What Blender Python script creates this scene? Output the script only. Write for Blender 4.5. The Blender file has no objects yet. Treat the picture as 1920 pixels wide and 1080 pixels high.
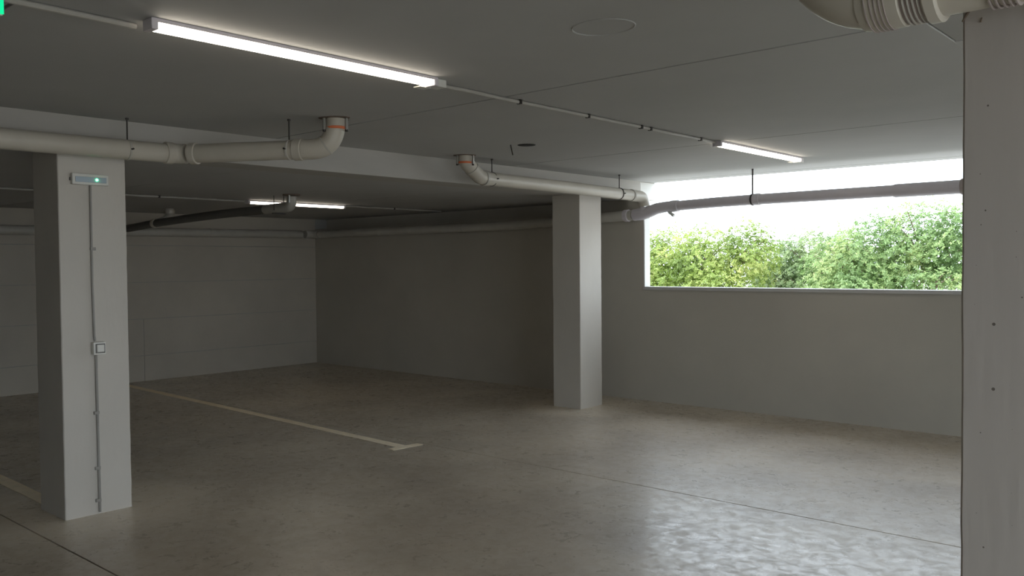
import bpy, bmesh, math, random
from mathutils import Vector, Matrix, noise as mnoise

random.seed(7)
scene = bpy.context.scene
COL = scene.collection

# ------------------------------------------------------------------ camera
YAW, PITCH, ROLL, FPX = math.radians(41.719), math.radians(1.60), math.radians(-0.508), 1625.9
fwd = Vector((-math.sin(YAW) * math.cos(PITCH), math.cos(YAW) * math.cos(PITCH), -math.sin(PITCH)))
rgt0 = Vector((math.cos(YAW), math.sin(YAW), 0))
up0 = rgt0.cross(fwd)
rgt = math.cos(ROLL) * rgt0 + math.sin(ROLL) * up0
upv = -math.sin(ROLL) * rgt0 + math.cos(ROLL) * up0
cd = bpy.data.cameras.new('camera')
cd.sensor_width = 36.0
cd.sensor_fit = 'HORIZONTAL'
cd.lens = 36.0 * FPX / 1920.0
cd.clip_end = 300
cam = bpy.data.objects.new('camera', cd)
COL.objects.link(cam)
m3 = Matrix((rgt, upv, -fwd)).transposed()
cam.matrix_world = Matrix.Translation((0, 0, 1.6)) @ m3.to_4x4()
scene.camera = cam

# ------------------------------------------------------------------ world, sun, exposure
SKY_STRENGTH = 5.4
w = bpy.data.worlds.new('hazy_sky')
scene.world = w
w.use_nodes = True
bg = w.node_tree.nodes['Background']
bg.inputs['Color'].default_value = (0.80, 0.90, 1.0, 1)
bg.inputs['Strength'].default_value = SKY_STRENGTH
sd = bpy.data.lights.new('sun', 'SUN')
sd.energy = 4.2
sd.angle = math.radians(6)
sd.color = (1.0, 0.95, 0.86)
sun = bpy.data.objects.new('sun', sd)
COL.objects.link(sun)
sun.location = (-4, -6, 14)
sun.rotation_euler = Vector((0.15, 0.40, -0.90)).to_track_quat('-Z', 'Y').to_euler()
LAMP_EMIT = 10.0
vs = scene.view_settings
vs.view_transform = 'Standard'
vs.look = 'None'
vs.exposure = 0.0
vs.gamma = 1.0
vs.use_curve_mapping = False

# ------------------------------------------------------------------ dimensions (metres, from the photograph's perspective)
XL, XR = -11.93, 3.2          # end wall on the left, wall with the added entrance on the right
YF, YB = -7.0, 8.52           # front wall, wall with the long opening
ZH, ZL = 2.565, 2.352         # high ceiling and the lower ceiling beyond the step
XS = -5.74                    # ceiling step and column face
YO = 9.07                     # outer edge of the roof slab
OPX0, OPX1 = -5.545, -1.0      # opening in the back wall
SILL = 1.322


# ------------------------------------------------------------------ materials
def node_mat(name):
    m = bpy.data.materials.new(name)
    m.use_nodes = True
    return m, m.node_tree, m.node_tree.nodes['Principled BSDF']


def N(nt, t, **kw):
    n = nt.nodes.new(t)
    for k, v in kw.items():
        setattr(n, k, v)
    return n


def concrete(name, col, var=0.10, rough=0.75, scale=1.6, bump=0.15, fine=60.0, pits=0.0, stretch=(1, 1, 1), spec=0.3):
    """painted concrete: cloudy tone, fine grain, optional small blow holes"""
    m, nt, p = node_mat(name)
    tc = N(nt, 'ShaderNodeTexCoord')
    mp = N(nt, 'ShaderNodeMapping')
    mp.inputs['Scale'].default_value = stretch
    nt.links.new(tc.outputs['Object'], mp.inputs['Vector'])
    n1 = N(nt, 'ShaderNodeTexNoise')
    n1.inputs['Scale'].default_value = scale
    n1.inputs['Detail'].default_value = 6
    n1.inputs['Roughness'].default_value = 0.6
    nt.links.new(mp.outputs['Vector'], n1.inputs['Vector'])
    r1 = N(nt, 'ShaderNodeMapRange')
    r1.inputs['From Min'].default_value = 0.3
    r1.inputs['From Max'].default_value = 0.7
    r1.inputs['To Min'].default_value = 1 - var
    r1.inputs['To Max'].default_value = 1 + var * 0.6
    nt.links.new(n1.outputs['Fac'], r1.inputs['Value'])
    mx = N(nt, 'ShaderNodeVectorMath', operation='SCALE')
    mx.inputs[0].default_value = col
    nt.links.new(r1.outputs['Result'], mx.inputs['Scale'])
    last = mx.outputs['Vector']
    n2 = N(nt, 'ShaderNodeTexNoise')
    n2.inputs['Scale'].default_value = fine
    n2.inputs['Detail'].default_value = 3
    nt.links.new(mp.outputs['Vector'], n2.inputs['Vector'])
    h = n2.outputs['Fac']
    if pits > 0:
        v = N(nt, 'ShaderNodeTexVoronoi', voronoi_dimensions='2D')
        v.inputs['Scale'].default_value = pits
        sx = N(nt, 'ShaderNodeSeparateXYZ')
        nt.links.new(tc.outputs['Object'], sx.inputs[0])
        ad = N(nt, 'ShaderNodeMath', operation='ADD')
        nt.links.new(sx.outputs['X'], ad.inputs[0])
        nt.links.new(sx.outputs['Y'], ad.inputs[1])
        cb = N(nt, 'ShaderNodeCombineXYZ')
        nt.links.new(ad.outputs[0], cb.inputs['X'])
        nt.links.new(sx.outputs['Z'], cb.inputs['Y'])
        nt.links.new(cb.outputs[0], v.inputs['Vector'])
        wn = N(nt, 'ShaderNodeMath', operation='MULTIPLY')   # hole radius varies from cell to cell
        sep = N(nt, 'ShaderNodeSeparateColor')
        nt.links.new(v.outputs['Color'], sep.inputs['Color'])
        wn.inputs[1].default_value = 0.055
        pw = N(nt, 'ShaderNodeMath', operation='POWER')
        nt.links.new(sep.outputs['Red'], pw.inputs[0])
        pw.inputs[1].default_value = 2.2
        nt.links.new(pw.outputs[0], wn.inputs[0])
        lt = N(nt, 'ShaderNodeMath', operation='LESS_THAN')
        nt.links.new(v.outputs['Distance'], lt.inputs[0])
        nt.links.new(wn.outputs[0], lt.inputs[1])
        mk = N(nt, 'ShaderNodeMix', data_type='RGBA')
        nt.links.new(lt.outputs[0], mk.inputs['Factor'])
        nt.links.new(last, mk.inputs['A'])
        mk.inputs['B'].default_value = (col[0] * 0.3, col[1] * 0.28, col[2] * 0.26, 1)
        last = mk.outputs['Result']
        sb = N(nt, 'ShaderNodeMath', operation='SUBTRACT')
        nt.links.new(h, sb.inputs[0])
        nt.links.new(lt.outputs[0], sb.inputs[1])
        h = sb.outputs[0]
    nt.links.new(last, p.inputs['Base Color'])
    p.inputs['Roughness'].default_value = rough
    p.inputs['Specular IOR Level'].default_value = spec
    b = N(nt, 'ShaderNodeBump')
    b.inputs['Strength'].default_value = bump
    b.inputs['Distance'].default_value = 0.004
    nt.links.new(h, b.inputs['Height'])
    nt.links.new(b.outputs['Normal'], p.inputs['Normal'])
    return m


def plain(name, col, rough=0.45, metal=0.0, var=0.06, spec=0.4, scale=9.0):
    m, nt, p = node_mat(name)
    tc = N(nt, 'ShaderNodeTexCoord')
    n1 = N(nt, 'ShaderNodeTexNoise')
    n1.inputs['Scale'].default_value = scale
    n1.inputs['Detail'].default_value = 4
    nt.links.new(tc.outputs['Object'], n1.inputs['Vector'])
    r1 = N(nt, 'ShaderNodeMapRange')
    r1.inputs['From Min'].default_value = 0.3
    r1.inputs['From Max'].default_value = 0.7
    r1.inputs['To Min'].default_value = 1 - var
    r1.inputs['To Max'].default_value = 1 + var
    nt.links.new(n1.outputs['Fac'], r1.inputs['Value'])
    mx = N(nt, 'ShaderNodeVectorMath', operation='SCALE')
    mx.inputs[0].default_value = col
    nt.links.new(r1.outputs['Result'], mx.inputs['Scale'])
    nt.links.new(mx.outputs['Vector'], p.inputs['Base Color'])
    p.inputs['Roughness'].default_value = rough
    p.inputs['Metallic'].default_value = metal
    p.inputs['Specular IOR Level'].default_value = spec
    return m


def emitter(name, col, strength):
    m, nt, p = node_mat(name)
    p.inputs['Base Color'].default_value = (*[min(1, c) for c in col], 1)
    p.inputs['Emission Color'].default_value = (*col, 1)
    p.inputs['Emission Strength'].default_value = strength
    p.inputs['Roughness'].default_value = 0.4
    return m


def floor_material():
    """power-trowelled concrete: brown-grey clouds, trowel swirls, uneven gloss, cement dust by the columns"""
    m, nt, p = node_mat('trowelled_concrete')
    L = nt.links.new
    tc = N(nt, 'ShaderNodeTexCoord')
    P = tc.outputs['Object']

    def nz(scale, detail=5, rough=0.6, dist=0.0, vec=None):
        n = N(nt, 'ShaderNodeTexNoise')
        n.inputs['Scale'].default_value = scale
        n.inputs['Detail'].default_value = detail
        n.inputs['Roughness'].default_value = rough
        n.inputs['Distortion'].default_value = dist
        L(vec or P, n.inputs['Vector'])
        return n.outputs['Fac']

    def rng(v, a, b, c, d):
        r = N(nt, 'ShaderNodeMapRange')
        r.inputs['From Min'].default_value = a
        r.inputs['From Max'].default_value = b
        r.inputs['To Min'].default_value = c
        r.inputs['To Max'].default_value = d
        L(v, r.inputs['Value'])
        return r.outputs['Result']

    def mixc(f, a, b):
        k = N(nt, 'ShaderNodeMix', data_type='RGBA')
        L(f, k.inputs['Factor'])
        for s, v in (('A', a), ('B', b)):
            if isinstance(v, tuple):
                k.inputs[s].default_value = (*v, 1)
            else:
                L(v, k.inputs[s])
        return k.outputs['Result']

    def mth(op, a, b=None):
        k = N(nt, 'ShaderNodeMath', operation=op)
        for i, v in enumerate((a, b)):
            if v is None:
                continue
            if isinstance(v, (int, float)):
                k.inputs[i].default_value = v
            else:
                L(v, k.inputs[i])
        return k.outputs[0]

    big = nz(0.55, 4, 0.55, 0.4)
    mid = nz(1.3, 5, 0.5, 0.3)
    swirl = nz(3.0, 3, 0.5, 0.4)
    fine = nz(26, 5, 0.7, 0.8)
    base = mixc(rng(big, 0.35, 0.68, 0, 1), FLOOR_A, FLOOR_B)
    base = mixc(rng(mid, 0.30, 0.62, 0.7, 0.0), base, FLOOR_C)
    base = mixc(rng(swirl, 0.40, 0.75, 0.0, 0.22), base, FLOOR_D)
    # dust and mortar residue in a ragged ring about each column foot
    for (cx, cy, rad) in ((-5.95, 2.38, 0.95), (-5.93, 7.75, 0.75)):
        vm = N(nt, 'ShaderNodeVectorMath', operation='DISTANCE')
        L(P, vm.inputs[0])
        vm.inputs[1].default_value = (cx, cy, 0)
        dd = mth('ADD', vm.outputs['Value'], mth('MULTIPLY', mth('SUBTRACT', mid, 0.5), 1.5))
        base = mixc(rng(dd, rad * 0.5, rad, 0.85, 0.0), base, (0.70, 0.61, 0.48))
    L(base, p.inputs['Base Color'])
    # worn sealer: the gloss of its coat changes from trowel mark to trowel mark
    tro = nz(8.5, 6, 0.66, 1.1)
    cr = rng(tro, 0.34, 0.66, FLOOR_ROUGH[0], FLOOR_ROUGH[1])
    cr = mth('ADD', cr, rng(fine, 0.3, 0.7, -0.04, 0.04))
    L(cr, p.inputs['Coat Roughness'])
    L(rng(nz(12.0, 7, 0.74, 0.6), 0.40, 0.58, FLOOR_COAT[0], FLOOR_COAT[1]), p.inputs['Coat Weight'])
    p.inputs['Coat IOR'].default_value = 1.5
    p.inputs['Roughness'].default_value = 0.55
    p.inputs['Specular IOR Level'].default_value = FLOOR_SPEC
    hh = mth('ADD', mth('MULTIPLY', tro, 1.0), mth('MULTIPLY', fine, 0.2))
    b = N(nt, 'ShaderNodeBump')
    b.inputs['Strength'].default_value = 0.07
    b.inputs['Distance'].default_value = 0.005
    L(hh, b.inputs['Height'])
    L(b.outputs['Normal'], p.inputs['Coat Normal'])
    L(b.outputs['Normal'], p.inputs['Normal'])
    return m


FLOOR_A = (0.46, 0.39, 0.295)
FLOOR_B = (0.58, 0.505, 0.395)
FLOOR_C = (0.30, 0.25, 0.19)
FLOOR_D = (0.60, 0.55, 0.46)
FLOOR_ROUGH = (0.26, 0.36)
FLOOR_COAT = (0.25, 1.0)
FLOOR_SPEC = 0.8

M = {}
M['wall'] = concrete('painted_plaster', (0.455, 0.425, 0.365), var=0.07, scale=1.1, bump=0.12)
M['panel'] = concrete('painted_block_panel', (0.475, 0.435, 0.37), var=0.10, scale=0.9, bump=0.2)
M['ceiling'] = concrete('grey_slab_soffit', (0.44, 0.437, 0.425), var=0.06, scale=0.8, bump=0.08, fine=40)
M['ceiling_patch'] = concrete('grey_slab_filler', (0.36, 0.355, 0.335), var=0.06, scale=3, bump=0.1)
M['step'] = concrete('pale_soffit_edge', (0.42, 0.40, 0.365), var=0.08, scale=2.0, bump=0.15, stretch=(1, 0.4, 1.5))
M['column'] = concrete('pale_column_paint', (0.55, 0.515, 0.46), var=0.07, scale=1.6, bump=0.18, fine=45, stretch=(1, 1, 0.5))
M['pillar'] = concrete('board_marked_pillar_paint', (0.47, 0.43, 0.39), var=0.07, scale=2.4, bump=0.35, fine=50, stretch=(1, 1, 0.12), pits=13.0)
M['white_out'] = concrete('cream_render', (0.66, 0.655, 0.62), var=0.03, scale=3)
M['sill'] = concrete('grey_coping_stone', (0.50, 0.49, 0.47), var=0.05, scale=4, rough=0.5)
M['floor'] = floor_material()
M['gap'] = plain('joint_filler', (0.035, 0.033, 0.03), rough=0.9)
M['line'] = concrete('worn_line_paint', (0.92, 0.80, 0.60), var=0.12, scale=9, rough=0.6, bump=0.1)
M['pvc'] = plain('cream_plastic_pipe', (0.51, 0.475, 0.405), rough=0.38, var=0.05, scale=5)
M['pvc_grey'] = plain('grey_plastic_pipe', (0.56, 0.525, 0.55), rough=0.45, var=0.05, scale=5)  # grey lightened to take in glare from the opening
M['pvc_dull'] = plain('dull_plastic_pipe', (0.47, 0.45, 0.40), rough=0.5, var=0.06, scale=5)  # greyer, slightly darker variant of the cream pipe plastic
M['pipe_dark'] = plain('dark_grey_plastic_pipe', (0.13, 0.125, 0.115), rough=0.6)
M['rib'] = plain('brown_grey_seal', (0.34, 0.29, 0.27), rough=0.5)
M['orange'] = plain('orange_rubber_seal', (0.75, 0.20, 0.08), rough=0.5)
M['steel'] = plain('dark_steel', (0.05, 0.045, 0.04), rough=0.5, metal=0.6)
M['rust'] = plain('brown_putty', (0.16, 0.12, 0.09), rough=0.8, var=0.3)
M['zinc'] = plain('zinc_strap', (0.45, 0.45, 0.42), rough=0.35, metal=0.8)
M['conduit'] = plain('grey_conduit', (0.40, 0.38, 0.34), rough=0.45)
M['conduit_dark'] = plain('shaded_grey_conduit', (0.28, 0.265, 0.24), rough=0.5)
M['housing'] = plain('white_lamp_housing', (0.60, 0.56, 0.58), rough=0.4)
M['tube'] = emitter('lit_diffuser', (1.0, 0.90, 0.76), LAMP_EMIT)
M['box'] = plain('white_plastic', (0.68, 0.67, 0.62), rough=0.4)
M['lens'] = plain('blue_grey_lens', (0.40, 0.47, 0.53), rough=0.2)
M['switch_dark'] = plain('grey_switch_surround', (0.17, 0.16, 0.15), rough=0.5)
M['led'] = emitter('green_led', (0.10, 1.0, 0.40), 14.0)
M['exit_green'] = emitter('green_sign_face', (0.0, 0.75, 0.30), 0.9)
M['hole'] = plain('dark_hole', (0.03, 0.03, 0.028), rough=0.95)
M['ground'] = concrete('pale_yard', (0.46, 0.44, 0.41), var=0.15, scale=0.5)


def leaf_material(name, c1, c2, c3):
    m, nt, p = node_mat(name)
    L = nt.links.new
    at = N(nt, 'ShaderNodeAttribute', attribute_name='leaf_tone')
    cr = N(nt, 'ShaderNodeValToRGB')
    e = cr.color_ramp.elements
    e[0].position, e[0].color = 0.0, (*c1, 1)
    e[1].position, e[1].color = 1.0, (*c3, 1)
    k = e.new(0.55)
    k.color = (*c2, 1)
    L(at.outputs['Fac'], cr.inputs['Fac'])
    L(cr.outputs['Color'], p.inputs['Base Color'])
    p.inputs['Roughness'].default_value = 0.45
    tr = N(nt, 'ShaderNodeBsdfTranslucent')
    hs = N(nt, 'ShaderNodeHueSaturation')
    hs.inputs['Value'].default_value = 1.25
    hs.inputs['Saturation'].default_value = 1.05
    L(cr.outputs['Color'], hs.inputs['Color'])
    L(hs.outputs['Color'], tr.inputs['Color'])
    mx = N(nt, 'ShaderNodeMixShader')
    mx.inputs['Fac'].default_value = 0.42
    L(p.outputs['BSDF'], mx.inputs[1])
    L(tr.outputs['BSDF'], mx.inputs[2])
    L(mx.outputs['Shader'], nt.nodes['Material Output'].inputs['Surface'])
    return m


M['leaf_yellow'] = leaf_material('yellow_green_leaf', (0.11, 0.17, 0.03), (0.24, 0.32, 0.075), (0.45, 0.47, 0.17))
M['leaf_grey'] = leaf_material('grey_green_leaf', (0.14, 0.21, 0.09), (0.27, 0.35, 0.165), (0.43, 0.47, 0.26))
M['leaf_green'] = leaf_material('fresh_green_leaf', (0.10, 0.175, 0.06), (0.21, 0.31, 0.115), (0.40, 0.46, 0.20))
M['bark'] = plain('brown_bark', (0.20, 0.15, 0.11), rough=0.9, var=0.3)


# ------------------------------------------------------------------ mesh helpers
class MB:
    def __init__(self):
        self.v, self.f = [], []

    def box(self, lo, hi):
        b = len(self.v)
        (x0, y0, z0), (x1, y1, z1) = lo, hi
        self.v += [(x0, y0, z0), (x1, y0, z0), (x1, y1, z0), (x0, y1, z0), (x0, y0, z1), (x1, y0, z1), (x1, y1, z1), (x0, y1, z1)]
        self.f += [tuple(b + i for i in q) for q in ((0, 3, 2, 1), (4, 5, 6, 7), (0, 1, 5, 4), (1, 2, 6, 5), (2, 3, 7, 6), (3, 0, 4, 7))]
        return self

    def tube(self, pts, rad, seg=20, caps=True):
        """swept round tube; rad is a number or one radius for each point"""
        pts = [Vector(p) for p in pts]
        n = len(pts)
        rads = rad if isinstance(rad, (list, tuple)) else [rad] * n
        tans = []
        for i in range(n):
            t = (pts[min(i + 1, n - 1)] - pts[max(i - 1, 0)])
            tans.append(t.normalized())
        ref = Vector((0, 0, 1)) if abs(tans[0].z) < 0.9 else Vector((1, 0, 0))
        u = (ref - tans[0] * ref.dot(tans[0])).normalized()
        b = len(self.v)
        for i in range(n):
            t = tans[i]
            u = (u - t * u.dot(t)).normalized()
            wv = t.cross(u)
            for k in range(seg):
                a = 2 * math.pi * k / seg
                self.v.append(tuple(pts[i] + (u * math.cos(a) + wv * math.sin(a)) * rads[i]))
        for i in range(n - 1):
            for k in range(seg):
                k2 = (k + 1) % seg
                self.f.append((b + i * seg + k, b + i * seg + k2, b + (i + 1) * seg + k2, b + (i + 1) * seg + k))
        if caps:
            self.f.append(tuple(b + k for k in range(seg))[::-1])
            self.f.append(tuple(b + (n - 1) * seg + k for k in range(seg)))
        return self

    def ring(self, c, axis, r0, r1, h, seg=24):
        """a collar: short tube with chamfered ends, centred on c"""
        a = Vector(axis).normalized() * (h / 2)
        e = Vector(axis).normalized() * min(0.004, h / 5)
        c = Vector(c)
        q = max(r0, r1 - 0.004)
        return self.tube([c - a, c - a + e, c + a - e, c + a], [q, r1, r1, q], seg)

    def build(self, name, mat, parent=None, smooth=True, bevel=0.0, angle=35, seg=2):
        me = bpy.data.meshes.new(name)
        me.from_pydata(self.v, [], self.f)
        me.validate()
        if bevel > 0:
            bm = bmesh.new()
            bm.from_mesh(me)
            bmesh.ops.bevel(bm, geom=list(bm.edges), offset=bevel, segments=seg, affect='EDGES', profile=0.6)
            bm.to_mesh(me)
            bm.free()
        bm = bmesh.new()
        bm.from_mesh(me)
        bmesh.ops.recalc_face_normals(bm, faces=bm.faces)
        bm.to_mesh(me)
        bm.free()
        if smooth:
            for q in me.polygons:
                q.use_smooth = True
            me.set_sharp_from_angle(angle=math.radians(angle))
        me.materials.append(M[mat])
        o = bpy.data.objects.new(name, me)
        COL.objects.link(o)
        if parent:
            o.parent = parent
            o.matrix_parent_inverse = parent.matrix_world.inverted()
        return o


def arc(c, a0, a1, u, v, r, n=10):
    """points on an arc about c in the plane of u, v"""
    c, u, v = Vector(c), Vector(u), Vector(v)
    return [c + (u * math.cos(a) + v * math.sin(a)) * r for a in [a0 + (a1 - a0) * i / n for i in range(n + 1)]]


def bend(p0, p1, p2, r, n=8):
    """rounded corner at p1 between p0 and p2, as points"""
    p0, p1, p2 = Vector(p0), Vector(p1), Vector(p2)
    d0, d1 = (p0 - p1).normalized(), (p2 - p1).normalized()
    ang = d0.angle(d1)
    t = r / math.tan(ang / 2)
    t = min(t, (p0 - p1).length * 0.98, (p2 - p1).length * 0.98)
    a, b = p1 + d0 * t, p1 + d1 * t
    out = []
    for i in range(n + 1):
        s = i / n
        out.append(a * (1 - s) ** 2 + p1 * 2 * s * (1 - s) + b * s ** 2)
    return out


def thing(name, label, cat, loc, group=None):
    o = bpy.data.objects.new(name, None)
    o.empty_display_size = 0.1
    COL.objects.link(o)
    o.location = loc
    o.matrix_world = Matrix.Translation(loc)
    o['label'] = label
    o['category'] = cat
    if group:
        o['group'] = group
    return o


def tag(o, label, cat, group=None):
    o['label'] = label
    o['category'] = cat
    if group:
        o['group'] = group
    return o


def struct(o, label):
    o['kind'] = 'structure'
    o['label'] = label
    return o


# ------------------------------------------------------------------ the setting
# floor: a bed below, cast slabs above with open saw-cut joints between them
floor = struct(MB().box((XL - 0.2, YF - 0.2, -0.30), (XR + 0.3, YB + 0.12, -0.06)).build('floor', 'gap', smooth=False),
               'trowelled concrete parking floor in long slabs with saw-cut joints')
ycuts = [YF - 0.2, -4.55, -1.30, 1.955, 5.225, YB + 0.10]
for a, b in zip(ycuts[:-1], ycuts[1:]):
    g = 0.004
    MB().box((XL - 0.15, a + g, -0.06), (XR + 0.25, b - g, 0.0)).build('slab', 'floor', floor, smooth=False, bevel=0.002, seg=1)

# painted bay lines

def paint_strip(mb, p, q, wd, z0=0.0005, z1=0.0025):
    p, q = Vector((*p, 0)), Vector((*q, 0))
    t = (q - p).normalized()
    s = Vector((-t.y, t.x, 0)) * (wd / 2)
    n = max(2, int((q - p).length / 0.15))
    b = len(mb.v)
    for i in range(n + 1):
        c = p + (q - p) * (i / n)
        e0 = 1 + 0.10 * mnoise.noise(Vector((c.x * 3.1, c.y * 3.1, 1.7)))
        e1 = 1 + 0.10 * mnoise.noise(Vector((c.x * 3.1, c.y * 3.1, 9.2)))
        for s_, z in ((s * e0, z0), (-s * e1, z0), (-s * e1, z1), (s * e0, z1)):
            mb.v.append((c.x + s_.x, c.y + s_.y, z))
    for i in range(n):
        for k in range(4):
            mb.f.append((b + i * 4 + k, b + i * 4 + (k + 1) % 4, b + (i + 1) * 4 + (k + 1) % 4, b + (i + 1) * 4 + k))
    mb.f.append((b, b + 1, b + 2, b + 3))
    mb.f.append(tuple(b + n * 4 + k for k in (3, 2, 1, 0)))
    return mb


ln = thing('parking_line', 'long pale painted bay line with short crossbar in mid floor', 'floor marking', (-8.7, 5.11, 0))
paint_strip(MB(), (-11.70, 5.255), (-5.80, 5.01), 0.10).build('stripe', 'line', ln, smooth=False)
paint_strip(MB(), (-5.765, 4.865), (-5.735, 5.185), 0.085, 0.0005, 0.0028).build('crossbar', 'line', ln, smooth=False)
ln2 = thing('parking_line', 'pale painted bay line ending at the foot of the left column', 'floor marking', (-9.0, 2.3, 0))
paint_strip(MB(), (-11.70, 2.34), (-6.19, 2.275), 0.10).build('stripe', 'line', ln2, smooth=False)

# back wall with the long opening
wb = MB()
wb.box((XL - 0.25, YB, -0.05), (OPX0, YB + 0.11, 2.19))
wb.box((XL - 0.25, YB + 0.24, 2.18), (XS - 0.02, YB + 0.35, ZL + 0.15))
wb.box((XL - 0.25, YB + 0.08, 2.10), (XS - 0.02, YB + 0.26, 2.18))
wb.box((XS - 0.03, YB, 2.19), (OPX0, YB + 0.11, ZL - 0.001))
wb.box((OPX0, YB, -0.05), (OPX1, YB + 0.11, SILL - 0.036))
wb.box((OPX1, YB, -0.05), (XR + 0.3, YB + 0.11, ZH + 0.02))
wall_back = struct(wb.build('wall_back', 'wall', smooth=False), 'grey painted back wall pierced by the long daylight opening')
win = struct(MB().box((OPX0, YB - 0.022, SILL - 0.036), (OPX1, YB + 0.15, SILL)).build('window_1', 'sill', smooth=False, bevel=0.004),
             'thin grey coping along the bottom of the long unglazed opening')
MB().box((OPX0 - 0.004, YB - 0.003, SILL), (OPX0 + 0.012, YB + 0.113, 2.30)).build('jamb', 'white_out', win, smooth=False, bevel=0.003)

# left end wall: backing with cast panels in front, joints open
wl = struct(MB().box((XL - 0.30, YF - 0.2, -0.05), (XL - 0.008, YB + 0.36, ZL + 0.15)).build('wall_left', 'ceiling_patch', smooth=False),
            'end wall of large painted blocks with thin joints at far left')
rows = [0.0, 0.358, 0.872, 1.385, 1.90, ZL + 0.02]
low_cols = [YF - 0.1, -4.38, -1.88, 0.62, 3.12, 5.62, YB + 0.005]
high_cols = [YF - 0.1, -0.40, 4.60, YB + 0.005]
for i in range(len(rows) - 1):
    cols = low_cols if i < 2 else high_cols
    for j in range(len(cols) - 1):
        g = 0.0035
        dx = random.uniform(-0.0015, 0.0015)
        MB().box((XL - 0.03, cols[j] + g, rows[i] + (g if i else 0)), (XL + dx, cols[j + 1] - g, rows[i + 1] - g)).build(
            'block', 'panel', wl, smooth=False, bevel=0.0015, seg=1)

# walls behind the camera; the unseen entrance on the right is added and sized for daylight
struct(MB().box((XL - 0.25, YF - 0.25, -0.05), (XR + 0.3, YF, ZH + 0.02)).build('wall_front', 'wall', smooth=False), 'grey painted wall behind the camera')
EY0, EY1, EZ = -2.4, 5.0, 2.30
wr = MB()
wr.box((XR, YF, -0.05), (XR + 0.25, EY0, ZH + 0.02))
wr.box((XR, EY1, -0.05), (XR + 0.25, YB + 0.1, ZH + 0.02))
wr.box((XR, EY0, EZ), (XR + 0.25, EY1, ZH + 0.02))
struct(wr.build('wall_right', 'wall', smooth=False), 'wall with the invented daylight entrance outside the picture on the right')

# ceiling: roof slab above, planks below with open joints; lower beyond the step
ce = struct(MB().box((XL - 0.3, YF - 0.25, ZH + 0.06), (XR + 0.3, YO, ZH + 0.35)).build('ceiling', 'gap', smooth=False),
            'grey concrete slab ceiling in wide planks with dark joints')
yj = [YF - 0.25, -4.02, -1.43, 1.175, 3.745, 6.395, 8.83, YO]
for a, b in zip(yj[:-1], yj[1:]):
    g = 0.0075
    if abs(a - 3.745) < 1e-6:
        # this plank is cut round a filled strip near the right pillar
        MB().box((XS + 0.001, a + g, ZH), (-1.105, b - g, ZH + 0.06)).build('plank', 'ceiling', ce, smooth=False, bevel=0.002, seg=1)
        MB().box((-1.105, 4.205, ZH), (XR + 0.3, b - g, ZH + 0.06)).build('plank', 'ceiling', ce, smooth=False, bevel=0.002, seg=1)
        MB().box((-1.097, a + g, ZH + 0.003), (XR + 0.3, 4.199, ZH + 0.06)).build('infill', 'ceiling_patch', ce, smooth=False)
    else:
        MB().box((XS + 0.001, a + g, ZH), (XR + 0.3, b - g, ZH + 0.06)).build('plank', 'ceiling', ce, smooth=False, bevel=0.002, seg=1)
    g = 0.004
    MB().box((XL - 0.3, a + g, ZL + 0.006), (-6.056, b - g, ZH + 0.06)).build('low_plank', 'ceiling', ce, smooth=False, bevel=0.002, seg=1)
tr = struct(MB().box((-6.05, YF - 0.25, ZL), (XS, YO, ZH + 0.06)).build('trim_1', 'step', smooth=False, bevel=0.004),
            'pale edge beam where the ceiling steps down')
MB().box((XS - 0.05, 8.745, ZL + 0.004), (XS + 0.003, YO + 0.004, ZH - 0.008)).build('end_block', 'white_out', tr, smooth=False, bevel=0.003)

# faint plastered ring on the ceiling and an open hole with a wire
pat = MB()
pts = [(-2.095 + 0.135 * math.cos(a), 2.925 + 0.115 * math.sin(a), ZH) for a in [2 * math.pi * i / 28 for i in range(29)]]
pat.tube(pts, 0.004, 6, caps=False)
pat.build('plaster_ring', 'ceiling', ce)

# yard outside
struct(MB().box((-70, YB + 0.2, -0.40), (70, 90, -0.08)).build('ground_yard', 'ground', smooth=False), 'pale yard outside the opening')
struct(MB().box((XR + 0.3, -60, -0.40), (70, YB + 0.2, -0.08)).build('ground_drive', 'ground', smooth=False), 'pale driveway outside the added entrance')


# ------------------------------------------------------------------ columns
def column(name, x0, x1, y0, y1, z1, mat, label, chips=0.004, group=None):
    """cast column with softly worn arrises: a bevelled shaft with many courses, its corners wandering a little"""
    mb = MB()
    n = 44
    bv = 0.005
    prof = [(x0 + bv, y0), (x1 - bv, y0), (x1, y0 + bv), (x1, y1 - bv), (x1 - bv, y1), (x0 + bv, y1), (x0, y1 - bv), (x0, y0 + bv)]
    k = len(prof)
    cx, cy = (x0 + x1) / 2, (y0 + y1) / 2
    for i in range(n + 1):
        z = z1 * i / n
        for j, (x, y) in enumerate(prof):
            q = 0.7 * mnoise.noise(Vector((x * 7 + 3, y * 7, z * 9))) + 0.6 * mnoise.noise(Vector((x * 9, y * 9 + 5, z * 21)))
            s = chips * q
            mb.v.append((x + s * (1 if x > cx else -1), y + s * (1 if y > cy else -1), z))
    for i in range(n):
        for j in range(k):
            j2 = (j + 1) % k
            mb.f.append((i * k + j, i * k + j2, (i + 1) * k + j2, (i + 1) * k + j))
    mb.f.append(tuple(range(k))[::-1])
    mb.f.append(tuple(n * k + j for j in range(k)))
    o = mb.build(name, mat, angle=28)
    return tag(o, label, 'column', group)


column('concrete_column', -6.145, XS, 2.175, 2.60, ZL, 'column', 'pale square concrete column carrying the emergency light and switch', 0.002)
column('concrete_column', -6.12, XS + 0.002, 7.55, 7.95, ZL, 'column', 'pale square concrete column standing beside the long opening', 0.002)
pillar = column('concrete_pillar', -0.555, -0.12, 2.175, 2.60, ZH, 'pillar', 'large pitted concrete pillar filling the right edge', 0.0018)

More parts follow.
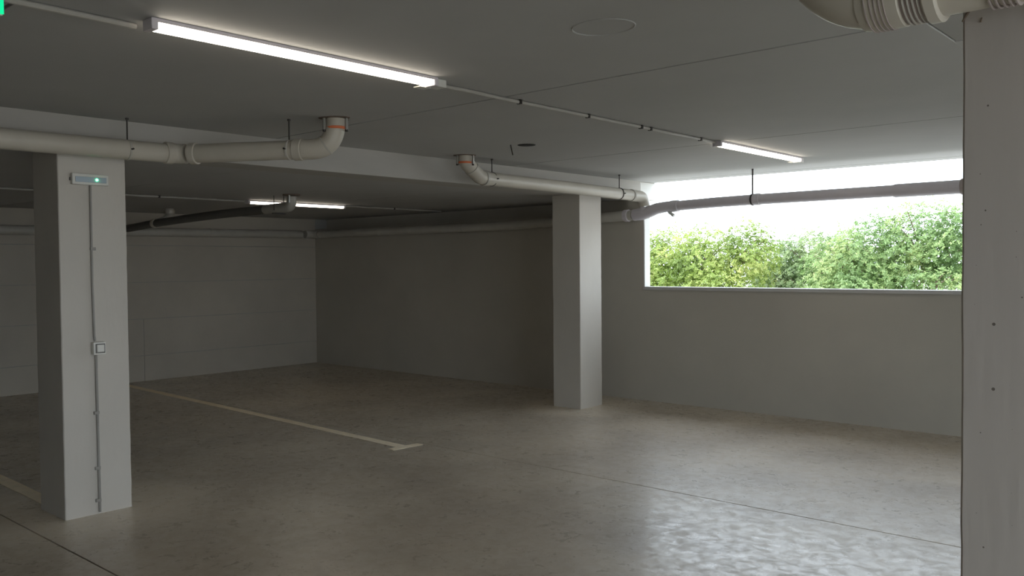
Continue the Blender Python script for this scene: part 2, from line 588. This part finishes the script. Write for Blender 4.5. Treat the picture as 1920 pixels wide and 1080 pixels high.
# two broken spots high on the pillar face
MB().tube([(-0.556, 2.1735, 2.142), (-0.546, 2.1735, 2.158), (-0.541, 2.1735, 2.164), (-0.526, 2.1735, 2.169)], [0.0015, 0.0035, 0.0025, 0.0015], 6).build('crack', 'rust', pillar)
MB().tube([(-0.518, 2.1735, 2.134), (-0.515, 2.1735, 2.144)], [0.0018, 0.0012], 6).build('crack', 'rust', pillar)


# ------------------------------------------------------------------ lamps
def lamp(x, y0, y1, zc, label, connector=True):
    t = thing('ceiling_light', label, 'lamp', (x, (y0 + y1) / 2, zc))
    MB().box((x - 0.036, y0, zc - 0.016), (x + 0.036, y1, zc)).build('housing', 'housing', t, smooth=False, bevel=0.003)
    d = MB()
    pr = [(-0.033, -0.016), (0.033, -0.016), (0.032, -0.030), (0.024, -0.041), (-0.024, -0.041), (-0.032, -0.030)]
    a, b = y0 + 0.022, y1 - 0.022
    for yy in (a, b):
        d.v += [(x + px, yy, zc + pz) for px, pz in pr]
    n = len(pr)
    d.f += [(i, (i + 1) % n, n + (i + 1) % n, n + i) for i in range(n)] + [tuple(range(n))[::-1], tuple(range(n, 2 * n))]
    d.build('diffuser', 'tube', t, angle=60)
    for (a, b) in ((y0 - 0.004, y0 + 0.024), (y1 - 0.024, y1 + 0.004)):
        MB().box((x - 0.038, a, zc - 0.045), (x + 0.038, b, zc - 0.001)).build('end_cap', 'housing', t, smooth=False, bevel=0.004)
    if connector:
        MB().box((x - 0.062, y1 + 0.004, zc - 0.040), (x + 0.012, y1 + 0.085, zc)).build('connector_box', 'box', t, smooth=False, bevel=0.004)
        MB().box((x - 0.085, y1 - 0.06, zc - 0.047), (x - 0.030, y1 + 0.012, zc - 0.040)).build('clip', 'box', t, smooth=False, bevel=0.002)
    return t


lamp(-3.308, 1.60, 3.11, ZH, 'long lit tube lamp on the near ceiling at upper left')
lamp(-3.39, 6.27, 7.83, ZH, 'lit tube lamp on the ceiling closest to the long opening')
lamp(-8.89, 5.42, 6.79, ZL + 0.006, 'small distant lit tube lamp in the dark far bay', connector=False)


def conduit(x0, x1, y0, y1, z, r, clips, label, mat='conduit'):
    t = thing('electrical_conduit', label, 'conduit', (x0, (y0 + y1) / 2, z))
    n = 14
    pts = []
    for i in range(n + 1):
        s = i / n
        pts.append((x0 + (x1 - x0) * s + 0.002 * math.sin(s * 17), y0 + (y1 - y0) * s, z + 0.0015 * math.sin(s * 23)))
    MB().tube(pts, r, 10).build('tube', mat, t)
    for y in clips:
        s = (y - y0) / (y1 - y0)
        x = x0 + (x1 - x0) * s
        c = MB().box((x - r - 0.004, y - 0.010, z - r - 0.003), (x + r + 0.004, y + 0.010, z + r + 0.006))
        c.build('clip', 'steel', t, smooth=False, bevel=0.002)
    return t


conduit(-3.40, -3.40, -2.0, 1.595, ZH - 0.013, 0.012, (0.2, 1.0), 'grey conduit on the ceiling leading to the near tube lamp')
conduit(-3.372, -3.40, 3.20, 6.262, ZH - 0.012, 0.0105, (3.87, 4.55, 5.18, 5.30, 6.02), 'grey clipped conduit on the ceiling between the two near lamps')
conduit(-8.90, -8.94, 0.5, 5.41, ZL - 0.006, 0.011, (2.0, 4.4), 'thin pale conduit on the far bay ceiling behind the left column')
conduit(-8.87, -8.86, 6.80, 8.45, ZL - 0.006, 0.010, (7.6,), 'thin conduit on the far bay ceiling running from the distant lamp to the back wall')


# ------------------------------------------------------------------ drain pipes
def hanger(parent, x, y, zc, zp, r, axis, screw=True, cmat='steel', rod=0.005):
    """threaded rod from the ceiling with a clamp ring about the pipe"""
    h = MB().tube([(x, y, zp + r + 0.002), (x, y, zc)], rod, 8).build('hanger_rod', 'steel', parent)
    MB().tube([(x, y, zc - 0.012), (x, y, zc - 0.001)], 0.011, 8).build('nut', 'steel', h)
    c = MB().ring((x, y, zp), axis, r, r + 0.004, 0.016).build('pipe_clamp', cmat, parent)
    if screw:
        a = Vector(axis).normalized()
        s = a.cross(Vector((0, 0, 1)))
        if s.x < 0:
            s = -s
        p = Vector((x, y, zp)) + s * (r + 0.003) + a * 0.0
        MB().tube([p, p + s * 0.022], 0.006, 8).build('screw', 'steel', c)


def flange(parent, x, y, zc, r, orange=True):
    """the pipe stub at the ceiling with a ragged putty plate, a seal and steel ears"""
    mb = MB()
    k = 18
    b0 = []
    for j in range(k):
        a = 2 * math.pi * j / k
        rr = r * (1.38 + 0.16 * math.sin(3 * a + x) + 0.10 * math.sin(5 * a))
        b0.append((x + rr * math.cos(a), y + rr * math.sin(a)))
    mb.v += [(p[0], p[1], zc - 0.006) for p in b0] + [(p[0], p[1], zc) for p in b0]
    mb.f += [tuple(range(k))[::-1], tuple(range(k, 2 * k))] + [(j, (j + 1) % k, k + (j + 1) % k, k + j) for j in range(k)]
    f = mb.build('ceiling_flange', 'rust', parent)
    for a in (0.3, 2.5, 4.5):
        px, py = x + (r + 0.014) * math.cos(a), y + (r + 0.014) * math.sin(a)
        MB().box((px - 0.008, py - 0.008, zc - 0.085), (px + 0.008, py + 0.008, zc - 0.006)).build('bracket_ear', 'zinc', f, smooth=False, bevel=0.002)
        MB().tube([(px, py, zc - 0.094), (px, py, zc - 0.080)], 0.010, 8).build('bolt', 'steel', f)
    MB().tube([(x, y, zc - 0.085), (x, y, zc - 0.002)], r * 0.93, 24).build('stub', 'pvc', parent)
    if orange:
        MB().ring((x, y, zc - 0.066), (0, 0, 1), r * 0.9, r * 1.0, 0.018).build('seal', 'orange', parent)


# run 1: along the ceiling step above the left column, out to a drain
R1 = 0.063
t = thing('drain_pipe', 'cream drain pipe crossing above the left column and bending up to the ceiling', 'pipe', (-5.6, 2.9, 2.36))
A = (-5.605, -3.0, 2.352)
K = (-5.60, 2.90, 2.362)
D = (-4.66, 3.505)
zrun = 2.362
E0 = Vector((-4.82, 3.365, zrun))
MB().tube([A, (-5.605, 0, 2.352), (-5.60, 2.86, 2.360)], R1, 28).build('pipe', 'pvc', t)
MB().tube(bend((-5.60, 2.70, zrun), (-5.595, 2.90, zrun), (-5.40, 3.02, zrun), 0.10, 8), R1 + 0.003, 28).build('elbow', 'pvc', t)
MB().ring((-5.60, 2.83, zrun), (0, 1, 0), R1, R1 + 0.010, 0.055).build('collar', 'pvc', t)
dv = (E0 - Vector((-5.55, 2.93, zrun))).normalized()
MB().tube([(-5.53, 2.945, zrun), E0], R1, 28).build('pipe', 'pvc', t)
MB().ring(Vector((-5.50, 2.963, zrun)), dv, R1, R1 + 0.010, 0.05).build('collar', 'pvc', t)
MB().ring(E0 - dv * 0.035, dv, R1, R1 + 0.009, 0.06).build('collar', 'pvc', t)
el = [E0 - dv * 0.01] + bend(E0, Vector((D[0] - dv.x * 0.02, D[1] - dv.y * 0.02, zrun)), Vector((D[0], D[1], ZH)), 0.17, 12) + [(D[0], D[1], ZH - 0.07)]
MB().tube(el, R1 + 0.003, 28).build('elbow', 'pvc', t)
MB().ring(Vector(el[6]), (Vector(el[7]) - Vector(el[5])), R1, R1 + 0.006, 0.012).build('mould_line', 'pvc_dull', t)
flange(t, D[0], D[1], ZH, R1 + 0.006)
hanger(t, -5.60, 2.555, ZH, 2.358, R1, (0, 1, 0), cmat='pvc_dull')
hanger(t, -4.905, 3.31, ZH, zrun, R1, dv, cmat='pvc_dull')

# run 2: from its own drain along the step to the back wall and down into the wall pipe
R2 = 0.061
t = thing('drain_pipe', 'cream drain pipe passing over the middle column to the opening', 'pipe', (-5.45, 6.9, 2.37))
D2 = (-5.44, 5.49)
q0 = Vector((-5.445, 5.80, 2.378))
MB().tube([Vector((D2[0], D2[1], ZH - 0.07))] + bend((D2[0], D2[1], ZH), (D2[0], D2[1] + 0.015, 2.50), (D2[0], 5.66, 2.40), 0.05, 5)
          + bend((D2[0], 5.56, 2.45), (D2[0], 5.68, 2.385), q0, 0.06, 5) + [q0], R2 + 0.003, 26).build('elbow', 'pvc', t)
MB().ring((D2[0], 5.575, 2.452), (0, 0.75, -0.66), R2, R2 + 0.008, 0.012).build('collar', 'pvc_dull', t)
MB().ring((D2[0], 5.735, 2.379), (0, 1, 0), R2, R2 + 0.009, 0.03).build('collar', 'pvc_dull', t)
MB().tube([q0, (-5.45, 7.0, 2.370), (-5.46, 8.17, 2.352)], R2, 26).build('pipe', 'pvc', t)
MB().ring((-5.458, 8.13, 2.352), (0, 1, 0), R2, R2 + 0.008, 0.02).build('collar', 'pvc_dull', t)
MB().tube([(-5.46, 8.15, 2.352)] + bend((-5.46, 8.15, 2.352), (-5.462, 8.40, 2.350), (-5.465, 8.41, 2.12), 0.11, 10), R2 + 0.003, 26).build('elbow', 'pvc', t)
flange(t, D2[0], D2[1], ZH, R2 + 0.006)
hanger(t, -5.45, 5.85, ZH, 2.378, R2, (0, 1, 0))
hanger(t, -5.455, 7.90, ZH, 2.357, R2, (0, 1, 0))

# wall run: along the end wall, round the corner, along the back wall to the junction
R3 = 0.060
YP = YB - 0.085
t = thing('drain_pipe', 'dull pipe running round the dark far corner below the low ceiling', 'pipe', (-8.5, YP, 2.1))
MB().tube([(XL + 0.075, -6.5, 2.06), (XL + 0.075, 3.8, 2.075), (XL + 0.075, 8.20, 2.105)], R3, 22).build('pipe', 'pvc_dull', t)
MB().tube(bend((XL + 0.075, 8.15, 2.105), (XL + 0.075, YP, 2.105), (XL + 0.40, YP, 2.105), 0.16, 8), R3 + 0.003, 22).build('elbow', 'pvc_dull', t)
MB().tube([(XL + 0.25, YP, 2.105), (-7.5, YP, 2.098), (-6.1, YP, 2.135), (-5.63, YP, 2.149)], R3, 22).build('pipe', 'pvc_dull', t)
MB().ring((-5.72, YP, 2.147), (1, 0, 0.03), R3, R3 + 0.010, 0.06).build('collar', 'pvc_grey', t)
for y in (4.4, 6.6):
    MB().ring((XL + 0.075, y, 2.078 + (y - 3.8) * 0.0068), (0, 1, 0), R3, R3 + 0.004, 0.02).build('pipe_clamp', 'pvc_dull', t)
for x in (-10.2, -8.4, -6.7):
    MB().ring((x, YP, 2.10 if x < -7 else 2.12), (1, 0, 0), R3, R3 + 0.004, 0.02).build('pipe_clamp', 'pvc_dull', t)

# opening run: the grey pipe hung across the opening
R4 = 0.055
t = thing('drain_pipe', 'grey drain pipe hung across the bright long opening', 'pipe', (-4.0, YP, 2.24))
MB().tube([(-5.62, YP, 2.150), (-5.50, YP, 2.158), (-5.41, YP, 2.180), (-5.31, YP, 2.210), (-5.20, YP, 2.2225), (-5.12, YP, 2.226)], [0.066, 0.070, 0.068, 0.064, 0.061, 0.059], 24).build('branch', 'pvc_grey', t)
MB().tube([(-5.56, YP - 0.005, 2.14), (-5.50, YP, 2.165), (-5.47, YP, 2.205), (-5.466, YP, 2.236)], [0.056, 0.064, 0.066, 0.064], 22).build('branch', 'pvc_grey', t)
MB().tube([(-5.14, YP, 2.225), (-4.6, YP, 2.240), (-4.1, YP, 2.246), (-0.9, YP, 2.254)], R4, 24).build('pipe', 'pvc_grey', t)
MB().ring((-5.08, YP, 2.2265), (1, 0, 0.03), R4, R4 + 0.010, 0.10).build('collar', 'pvc_grey', t)
MB().ring((-4.10, YP, 2.246), (1, 0, 0), R4, R4 + 0.006, 0.07).build('collar', 'pvc_grey', t)
MB().tube([(-2.74, YP, 2.2485), (-2.72, YP, 2.2485), (-2.0, YP, 2.250), (-1.2, YP, 2.2515)], [R4, R4 + 0.008, R4 + 0.008, R4 + 0.008], 24).build('sleeve', 'pvc_grey', t)
MB().ring((-2.14, YP, 2.2497), (1, 0, 0), R4 + 0.008, R4 + 0.017, 0.035).build('pipe_clamp', 'rib', t)
MB().tube([(-5.17, YP, 2.185), (-5.15, YP, 2.160), (-5.09, YP, 2.118)], [0.016, 0.018, 0.020], 12).build('small_fixture', 'white_out', t)  # plain stub standing in for a small white outdoor fixture
hanger(t, -4.15, YP, ZH, 2.246, R4 + 0.004, (1, 0, 0), screw=False, rod=0.009)

# pipe beside the pillar, nearest the camera
R5 = 0.075
Y5, Z5 = 2.062, 2.207
t = thing('drain_pipe', 'large ribbed cream pipe with elbow at the top beside the right pillar', 'pipe', (-0.6, Y5, Z5))
ea = arc((-0.69, Y5, Z5 + 0.175), -math.pi / 2, -math.pi, (1, 0, 0), (0, 0, 1), 0.175, 14)
MB().tube([(-0.66, Y5, Z5)] + ea + [(-0.865, Y5, ZH - 0.02)], R5 - 0.001, 40).build('elbow', 'pvc', t)
MB().tube([(-0.735, Y5, Z5), (-0.72, Y5, Z5), (-0.712, Y5, Z5), (-0.645, Y5, Z5), (-0.640, Y5, Z5)], [R5, R5 + 0.003, R5 + 0.005, R5 + 0.005, R5], 40).build('socket', 'pvc', t)
for x in (-0.712, -0.700, -0.690, -0.680, -0.671):
    MB().ring((x, Y5, Z5), (1, 0, 0), R5, R5 + 0.0075, 0.003, 40).build('rib', 'rib', t)
MB().tube([(-0.64, Y5, Z5), (-0.585, Y5, Z5)], R5 + 0.0015, 40).build('ribbed_sleeve', 'rib', t)
for x in (-0.632, -0.622, -0.612, -0.602):
    MB().ring((x, Y5, Z5), (1, 0, 0), R5, R5 + 0.005, 0.004, 40).build('rib', 'pvc_dull', t)
MB().ring((-0.580, Y5, Z5), (1, 0, 0), R5, R5 + 0.009, 0.030, 40).build('collar', 'pvc', t)
MB().tube([(-0.60, Y5, Z5), (1.6, Y5, Z5 + 0.01)], R5 - 0.003, 40).build('pipe', 'pvc', t)
for x in (-0.468, -0.456, -0.444, -0.432, -0.420):
    MB().ring((x, Y5, Z5), (1, 0, 0), R5 - 0.003, R5 + 0.003, 0.005, 40).build('rib', 'rib', t)
flange(t, -0.865, Y5, ZH, R5 + 0.004)

# far bay run: from a drain near the distant lamp towards the end wall
R6 = 0.050
t = thing('drain_pipe', 'dark drain pipe in the far bay running from a ceiling drain towards the end wall', 'pipe', (-9.5, 5.35, 2.2))
ZC2 = ZL + 0.006
MB().tube([(-7.90, 5.35, ZC2 - 0.02)] + bend((-7.90, 5.35, ZC2), (-7.905, 5.35, 2.228), (-8.3, 5.35, 2.222), 0.07, 8) + [(-8.4, 5.35, 2.223)], R6 + 0.003, 18).build('elbow', 'pvc_dull', t)
MB().tube([(-8.3, 5.35, 2.223), (-9.3, 5.35, 2.214), (-10.3, 5.35, 2.190), (-11.1, 5.35, 2.160), (-11.77, 5.35, 2.125)], R6, 18).build('pipe', 'pipe_dark', t)
MB().tube([(-10.75, 5.44, ZC2 - 0.01), (-10.75, 5.44, 2.27), (-10.79, 5.40, 2.21), (-10.90, 5.36, 2.175)], R6, 16).build('branch', 'pvc_dull', t)
MB().ring((-10.75, 5.44, ZC2 - 0.05), (0, 0, 1), R6, R6 + 0.010, 0.05).build('collar', 'pvc', t)
MB().ring((-10.98, 5.355, 2.168), (1, 0, 0.04), R6, R6 + 0.010, 0.08).build('collar', 'pvc', t)
f = MB().tube([(-7.90, 5.35, ZC2 - 0.012), (-7.90, 5.35, ZC2)], 0.095, 16).build('ceiling_flange', 'rust', t)
MB().box((-7.87, 5.285, ZC2 - 0.09), (-7.855, 5.30, ZC2 - 0.012)).build('bracket_ear', 'zinc', f, smooth=False)
for dy in (-0.062, 0.062):
    r = MB().tube([(-8.14, 5.35 + dy, 2.20), (-8.14, 5.35 + dy, ZC2)], 0.004, 6).build('hanger_rod', 'steel', t)
MB().box((-8.155, 5.27, 2.160), (-8.125, 5.43, 2.172)).build('hanger_bar', 'steel', t, smooth=False)

# ------------------------------------------------------------------ fittings
# emergency light on the left column
yc = 2.3625
t = thing('emergency_light', 'flat white emergency light with green glowing dot on the left column', 'lamp', (XS, yc, 2.162))
MB().box((XS + 0.002, 2.249, 2.127), (XS + 0.034, 2.477, 2.198)).build('case', 'box', t, smooth=False, bevel=0.008, seg=3)
MB().box((XS + 0.030, 2.268, 2.143), (XS + 0.037, 2.462, 2.178)).build('lens', 'lens', t, smooth=False, bevel=0.003)
ld = MB()
ld.tube([(XS + 0.036, 2.400, 2.161), (XS + 0.042, 2.400, 2.161), (XS + 0.044, 2.400, 2.161)], [0.0075, 0.0065, 0.003], 14)
ld.build('indicator_light', 'led', t)
for zz in (2.162,):
    MB().box((XS + 0.003, 2.243, zz - 0.010), (XS + 0.020, 2.250, zz + 0.010)).build('latch', 'switch_dark', t, smooth=False, bevel=0.001)

t = thing('electrical_conduit', 'thin grey conduit down the left column from emergency light to floor', 'conduit', (XS, 2.372, 0))
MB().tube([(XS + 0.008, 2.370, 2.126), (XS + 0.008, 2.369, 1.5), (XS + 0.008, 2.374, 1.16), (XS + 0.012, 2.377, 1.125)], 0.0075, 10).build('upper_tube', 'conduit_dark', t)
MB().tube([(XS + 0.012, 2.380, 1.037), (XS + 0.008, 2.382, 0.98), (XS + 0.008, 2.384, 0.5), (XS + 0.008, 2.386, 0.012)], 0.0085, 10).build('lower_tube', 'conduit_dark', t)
for zz in (1.72, 0.66, 0.30, 0.09):
    MB().box((XS + 0.0015, 2.360, zz - 0.010), (XS + 0.017, 2.394, zz + 0.010)).build('clip', 'conduit_dark', t, smooth=False, bevel=0.002)

t = thing('light_switch', 'small square surface-mounted switch box on the left column', 'switch', (XS, 2.392, 1.078))
MB().box((XS + 0.001, 2.353, 1.038), (XS + 0.046, 2.431, 1.119)).build('box', 'box', t, smooth=False, bevel=0.005)
MB().box((XS + 0.044, 2.365, 1.048), (XS + 0.049, 2.425, 1.109)).build('surround', 'switch_dark', t, smooth=False, bevel=0.002)
MB().box((XS + 0.046, 2.372, 1.055), (XS + 0.054, 2.418, 1.102)).build('rocker', 'box', t, smooth=False, bevel=0.003)

# ceiling hole, its inner shade a flat dark disc, with a loose wire
t = thing('ceiling_hole', 'dark open ceiling hole with a short wire hanging beside it', 'hole', (-4.62, 5.36, ZH))
hb = MB().tube([(-4.615, 5.37, ZH - 0.004), (-4.615, 5.37, ZH - 0.001)], [0.070, 0.075], 22)
hb.build('shade_disc', 'hole', t)
MB().tube([(-4.70, 5.27, ZH - 0.001), (-4.697, 5.275, ZH - 0.03), (-4.688, 5.283, ZH - 0.085)], 0.0045, 8).build('wire', 'steel', t)

# green lit sign hanging at the far left edge
t = thing('illuminated_sign', 'bright green lit sign at the upper left edge beside the conduit', 'sign', (-3.2, 0.9, 2.5))
MB().box((-3.215, 0.76, 2.437), (-3.185, 1.047, ZH - 0.012)).build('case', 'box', t, smooth=False, bevel=0.003)
MB().box((-3.184, 0.768, 2.441), (-3.180, 1.049, ZH - 0.020)).build('panel', 'exit_green', t, smooth=False, bevel=0.001)
for y in (0.82, 0.98):
    MB().tube([(-3.20, y, ZH - 0.013), (-3.20, y, ZH)], 0.006, 8).build('stem', 'steel', t)



# ------------------------------------------------------------------ trees beyond the opening
def tree(x, y, lobes, n_leaf, leaf, mat, label, seed):
    rnd = random.Random(seed)
    t = thing('tree', label, 'tree', (x, y, -0.08), 'trees beyond the opening')
    # trunk and limbs reach into every lobe
    tk = MB().tube([(x, y, -0.10), (x + 0.05, y, 0.35), (x, y + 0.03, 0.75)], [0.13, 0.10, 0.08], 10)
    tk.build('trunk', 'bark', t)
    br = MB()
    for (lx, ly, lz, rx, ry, rz) in lobes:
        p0 = Vector((x, y + 0.02, 0.55))
        p2 = Vector((lx, ly, lz + rz * 0.3))
        p1 = (p0 + p2) / 2 + Vector((rnd.uniform(-.15, .15), rnd.uniform(-.1, .1), rnd.uniform(-.2, .0)))
        br.tube([p0, p1, p2], [0.055, 0.035, 0.014], 6)
        for k in range(7):
            a = rnd.uniform(0, 6.28)
            q = p2 + Vector((math.cos(a) * rx * 0.7, math.sin(a) * ry * 0.7, rnd.uniform(-0.4, 0.6) * rz))
            m_ = (p1 + p2) / 2
            br.tube([m_, (m_ + q) / 2 + Vector((0, 0, 0.06)), q], [0.02, 0.012, 0.005], 5)
    br.build('branches', 'bark', t)
    vv, ff, tone = [], [], []
    vol = [l[3] * l[4] * l[5] for l in lobes]
    tot = sum(v ** 0.67 for v in vol)
    for l, v in zip(lobes, vol):
        lx, ly, lz, rx, ry, rz = l
        cnt = int(n_leaf * v ** 0.67 / tot)
        made = 0
        while made < cnt:
            # a rosette of leaves on a twig tip near the surface of the lobe
            d = Vector((rnd.gauss(0, 1), rnd.gauss(0, 1), rnd.gauss(0, 1))).normalized()
            if d.z < -0.75:
                continue
            lump = 1 + 0.20 * mnoise.noise(Vector((d.x * 2.3 + lx, d.y * 2.3 + ly, d.z * 2.3 + lz)) * 1.3) + 0.16 * mnoise.noise(Vector((d.x * 6 + lx, d.y * 6, d.z * 6 + lz)))
            rr = lump * (rnd.random() ** 0.28)
            c = Vector((lx + d.x * rx * rr, ly + d.y * ry * rr, lz + d.z * rz * rr))
            if c.z < -0.02:
                continue
            hole = mnoise.noise(c * 2.4 + Vector((seed, 0, 0)))
            if hole < -0.42:
                if rnd.random() < 0.8:
                    made += 1
                    continue
            base_t = 0.5 + 0.55 * mnoise.noise(c * 1.7 + Vector((0, seed, 0)))
            up = (d + Vector((rnd.uniform(-.6, .6), rnd.uniform(-.6, .6), rnd.uniform(0.1, 0.9)))).normalized()
            s1 = up.orthogonal().normalized()
            s2 = up.cross(s1)
            m_ = rnd.randint(5, 8)
            a0 = rnd.uniform(0, 6.28)
            for k in range(m_):
                a = a0 + 6.283 * k / m_ + rnd.uniform(-.25, .25)
                out = s1 * math.cos(a) + s2 * math.sin(a)
                side = up.cross(out)
                ls = leaf * rnd.uniform(0.7, 1.25)
                o = c + up * rnd.uniform(-0.02, 0.02)
                lift = rnd.uniform(0.1, 0.8)
                mid = o + (out + up * lift) * ls * 0.55
                tip = o + (out + up * lift * 0.6) * ls
                wd = side * ls * 0.24
                b = len(vv)
                vv += [tuple(o), tuple(mid + wd), tuple(tip), tuple(mid - wd)]
                ff += [(b, b + 1, b + 2), (b, b + 2, b + 3)]
                tv = min(1, max(0, base_t + rnd.uniform(-0.22, 0.22)))
                tone += [tv] * 4
                made += 1
    me = bpy.data.meshes.new('foliage')
    me.from_pydata(vv, [], ff)
    at = me.attributes.new('leaf_tone', 'FLOAT', 'POINT')
    at.data.foreach_set('value', tone)
    me.materials.append(M[mat])
    o = bpy.data.objects.new('foliage', me)
    COL.objects.link(o)
    o.parent = t
    o.matrix_parent_inverse = t.matrix_world.inverted()
    o['kind'] = 'stuff'
    return t


tree(-9.3, 16.2, [(-10.7, 16.2, 1.52, 0.78, 0.8, 0.86), (-9.8, 16.3, 1.54, 0.82, 0.9, 0.83), (-8.9, 16.0, 1.55, 0.80, 0.9, 0.80), (-8.05, 16.2, 1.66, 0.60, 0.7, 0.82), (-9.9, 15.6, 0.8, 1.0, 0.7, 0.75), (-8.6, 15.6, 0.85, 1.0, 0.7, 0.75)],
     56000, 0.055, 'leaf_yellow', 'bright yellow-green bushy tree at the left of the opening', 11)
tree(-7.2, 17.9, [(-8.3, 17.9, 1.30, 0.70, 0.7, 0.85), (-7.55, 17.9, 1.45, 0.70, 0.7, 0.88), (-6.75, 17.8, 1.40, 0.75, 0.7, 0.90), (-7.7, 17.5, 0.8, 0.9, 0.6, 0.75), (-6.7, 17.5, 0.8, 0.9, 0.6, 0.75)],
     44000, 0.058, 'leaf_grey', 'paler grey-green tree in the dip between two taller crowns', 23)
tree(-4.9, 16.0, [(-6.15, 16.1, 1.22, 0.72, 0.8, 0.90), (-5.5, 16.0, 1.56, 0.78, 0.85, 0.92), (-4.75, 16.1, 1.78, 0.80, 0.85, 0.90), (-4.0, 16.0, 1.70, 0.75, 0.8, 0.90), (-5.7, 15.5, 0.75, 1.0, 0.7, 0.75), (-4.4, 15.5, 0.9, 1.0, 0.7, 0.80)],
     60000, 0.055, 'leaf_green', 'tall round fresh green tree beside the right pillar', 37)
tree(-2.0, 17.6, [(-2.4, 17.6, 1.4, 0.8, 0.8, 0.9), (-1.6, 17.7, 1.5, 0.85, 0.8, 0.95), (-2.0, 17.2, 0.8, 1.0, 0.7, 0.8)],
     20000, 0.060, 'leaf_green', 'green tree mostly hidden behind the right pillar', 41)
